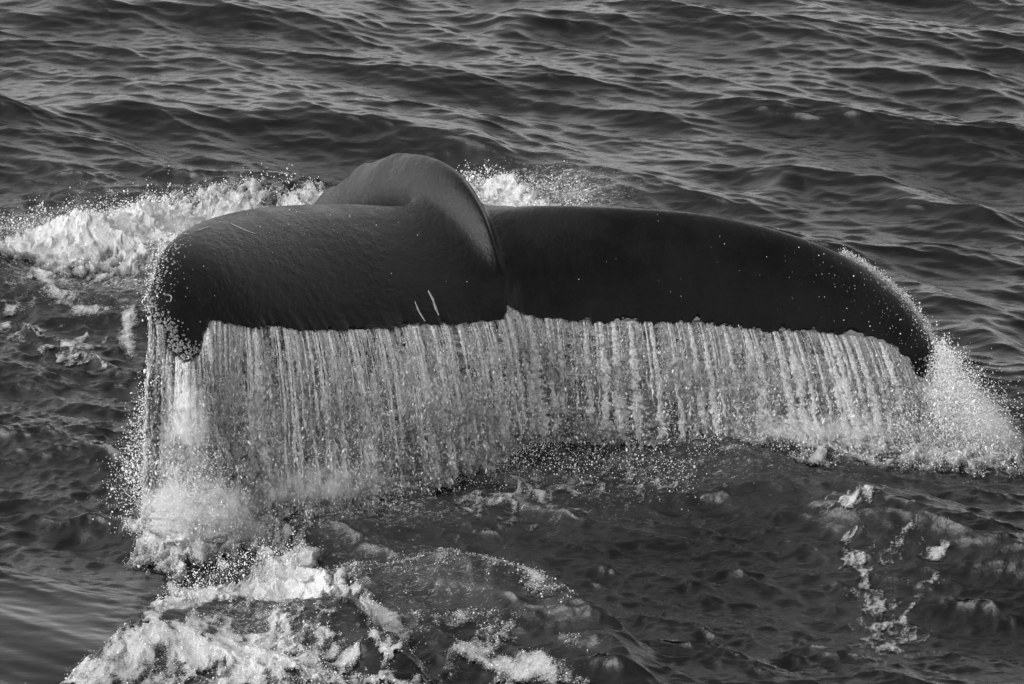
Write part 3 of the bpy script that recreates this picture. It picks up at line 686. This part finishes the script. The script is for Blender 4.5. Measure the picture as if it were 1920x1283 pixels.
def mist(label, px, py, Y, rx, ry, rz, dens, tilt=0.0, seed=0.0):
    """a soft cloud of fine spray: a volume in a closed shell"""
    m = M('spray_mist'); tc = m.n('ShaderNodeTexCoord'); ln = m.n('ShaderNodeVectorMath', operation='LENGTH'); m.l(tc.outputs['Object'], ln.inputs[0])
    nz = m.noise(1.0, 5, 0.65, (rx*16, ry*16, rz*16), (seed, seed*.7, 0), dist=.6)
    f = m.math('MULTIPLY', m.ramp(ln.outputs['Value'], 1.0, 0.25), m.ramp(nz, 0.38, 0.68, 0.05, 1.0))
    v = m.n('ShaderNodeVolumePrincipled'); v.inputs['Color'].default_value = g3(.97); m.l(m.math('MULTIPLY', f, dens), v.inputs['Density']); v.inputs['Anisotropy'].default_value = 0.1
    m.l(v.outputs[0], m.out.inputs['Volume'])
    b = bmesh.new(); bmesh.ops.create_icosphere(b, subdivisions=3, radius=1); me = bpy.data.meshes.new('mist'); b.to_mesh(me); b.free()
    o = link('mist', me, m.m); o.location = at(px, py, Y); o.scale = (rx, ry, rz); o.rotation_euler = (0, tilt, 0)
    return tag(o, label, 'mist', kind='stuff')
mist('milky white mist in the falling column under the left fluke tip', 352, 860, -3.08, .16, .14, .55, 16, seed=1)
mist('low cloud of mist at the foot of the left column', 370, 955, -3.2, .36, .2, .20, 22, seed=2)
mist('faint haze of spray hanging in the left curtain of water', 660, 780, -2.45, .95, .12, .55, 1.6, tilt=-.22, seed=7)
mist('faint haze of spray hanging in the right curtain of water', 1350, 730, -1.7, 1.2, .12, .33, 1.6, tilt=.03, seed=8)
mist('soft mist along the foot of the left curtain of water', 540, 915, -2.95, 0.60, .14, .14, 10, tilt=-.1, seed=3)
mist('white mist bursting under the right fluke tip', 1790, 790, -1.55, 0.34, .18, .26, 28, tilt=.35, seed=4)
mist('long low mist along the foot of the right curtain of water', 1540, 815, -1.85, .80, .14, .13, 16, seed=5)
mist('thin mist drifting off the right side of the splash under the right fluke', 1850, 810, -1.8, .26, .15, .14, 14, tilt=.3, seed=6)
def band(name, label, rows, n, seed, hgt, rmin=.0008, rg=.0009, wd=.12):
    r = np.random.default_rng(seed); q = np.array(rows, float); t = r.random(n)*(len(q)-1); u = np.arange(len(q))
    P = ground(np.interp(t, u, q[:, 0]), np.interp(t, u, q[:, 1])); P[:, 1] += r.normal(0, wd, n); P[:, 0] += r.normal(0, .03, n)
    P[:, 2] += .02+np.abs(r.normal(0, 1, n))*hgt*(.5+.5*np.clip(N4(P[:, 0]*1.5+seed, P[:, 1]*.1)+.6, 0, 2))
    return drops(name, label, P, rmin+rg*r.gamma(1.4, .7, n))
band('spray', 'white mist of drops jumping where the right curtain lands', [(1300, 838), (1450, 842), (1600, 842), (1750, 836), (1880, 830)], 26000, 61, .09)
band('spray', 'drops jumping where the left curtain lands', [(400, 985), (520, 970), (650, 955), (780, 920), (900, 870), (985, 830)], 15000, 62, .06)
band('spray', 'drops thrown up along the back edge of the left foam bank', [(-20, 440), (120, 425), (240, 405), (330, 395), (450, 385), (590, 375)], 5000, 63, .055, .0009, .0013)
band('spray', 'drops thrown above the foam behind the tail stock', [(860, 355), (930, 350), (1000, 370), (1100, 395)], 2600, 64, .055, .0009, .0013)
band('spray', 'drops flung off the breaking crest at the lower left', [(300, 1140), (380, 1100), (470, 1060), (560, 1045)], 1500, 65, .03, .0008, .0012)
band('spray', 'drops scattered over the mound in front of the tail notch', [(850, 900), (1000, 860), (1150, 860), (1300, 880)], 3500, 66, .02, .0008, .001, .25)
def edge_spray(label, pts, n, seed, sp, back=.03):
    r = np.random.default_rng(seed); E = curve(pts, 400); i = r.integers(0, 400, n)
    P = E[i]+r.normal(0, 1, (n, 3))*sp; P[:, 1] += back; P[:, 2] += .01
    drops('edge_spray', label, P, .0008+.0010*r.gamma(1.3, .8, n), 'spray')
edge_spray('thin white line of spray lifting off the outer front edge of the right fluke', LE_R[7:12], 5200, 71, [.012, .012, .014])
edge_spray('few drops hanging off the outer edge of the left fluke', LE_L[9:13], 900, 72, [.02, .02, .02])
# wet beads on the skin
r = np.random.default_rng(9); P, rr = [], []
for cx, cy, sx, sy, c in ((1600, 510, 70, 50, 170), (1690, 590, 35, 50, 120), (620, 410, 60, 18, 30), (450, 420, 60, 25, 30), (320, 520, 30, 60, 120), (1450, 470, 160, 60, 50), (700, 500, 200, 60, 14)):
    for _ in range(c):
        h, no = hit(r.normal(cx, sx), r.normal(cy, sy))
        if h: P.append(np.array(h)+np.array(no)*.001); rr.append(.0007+.0006*r.gamma(1.2, 1))
drops('skin_droplets', 'small water beads clinging to the fluke skin', np.array(P), np.array(rr), parent=wh, stretch=1.2)
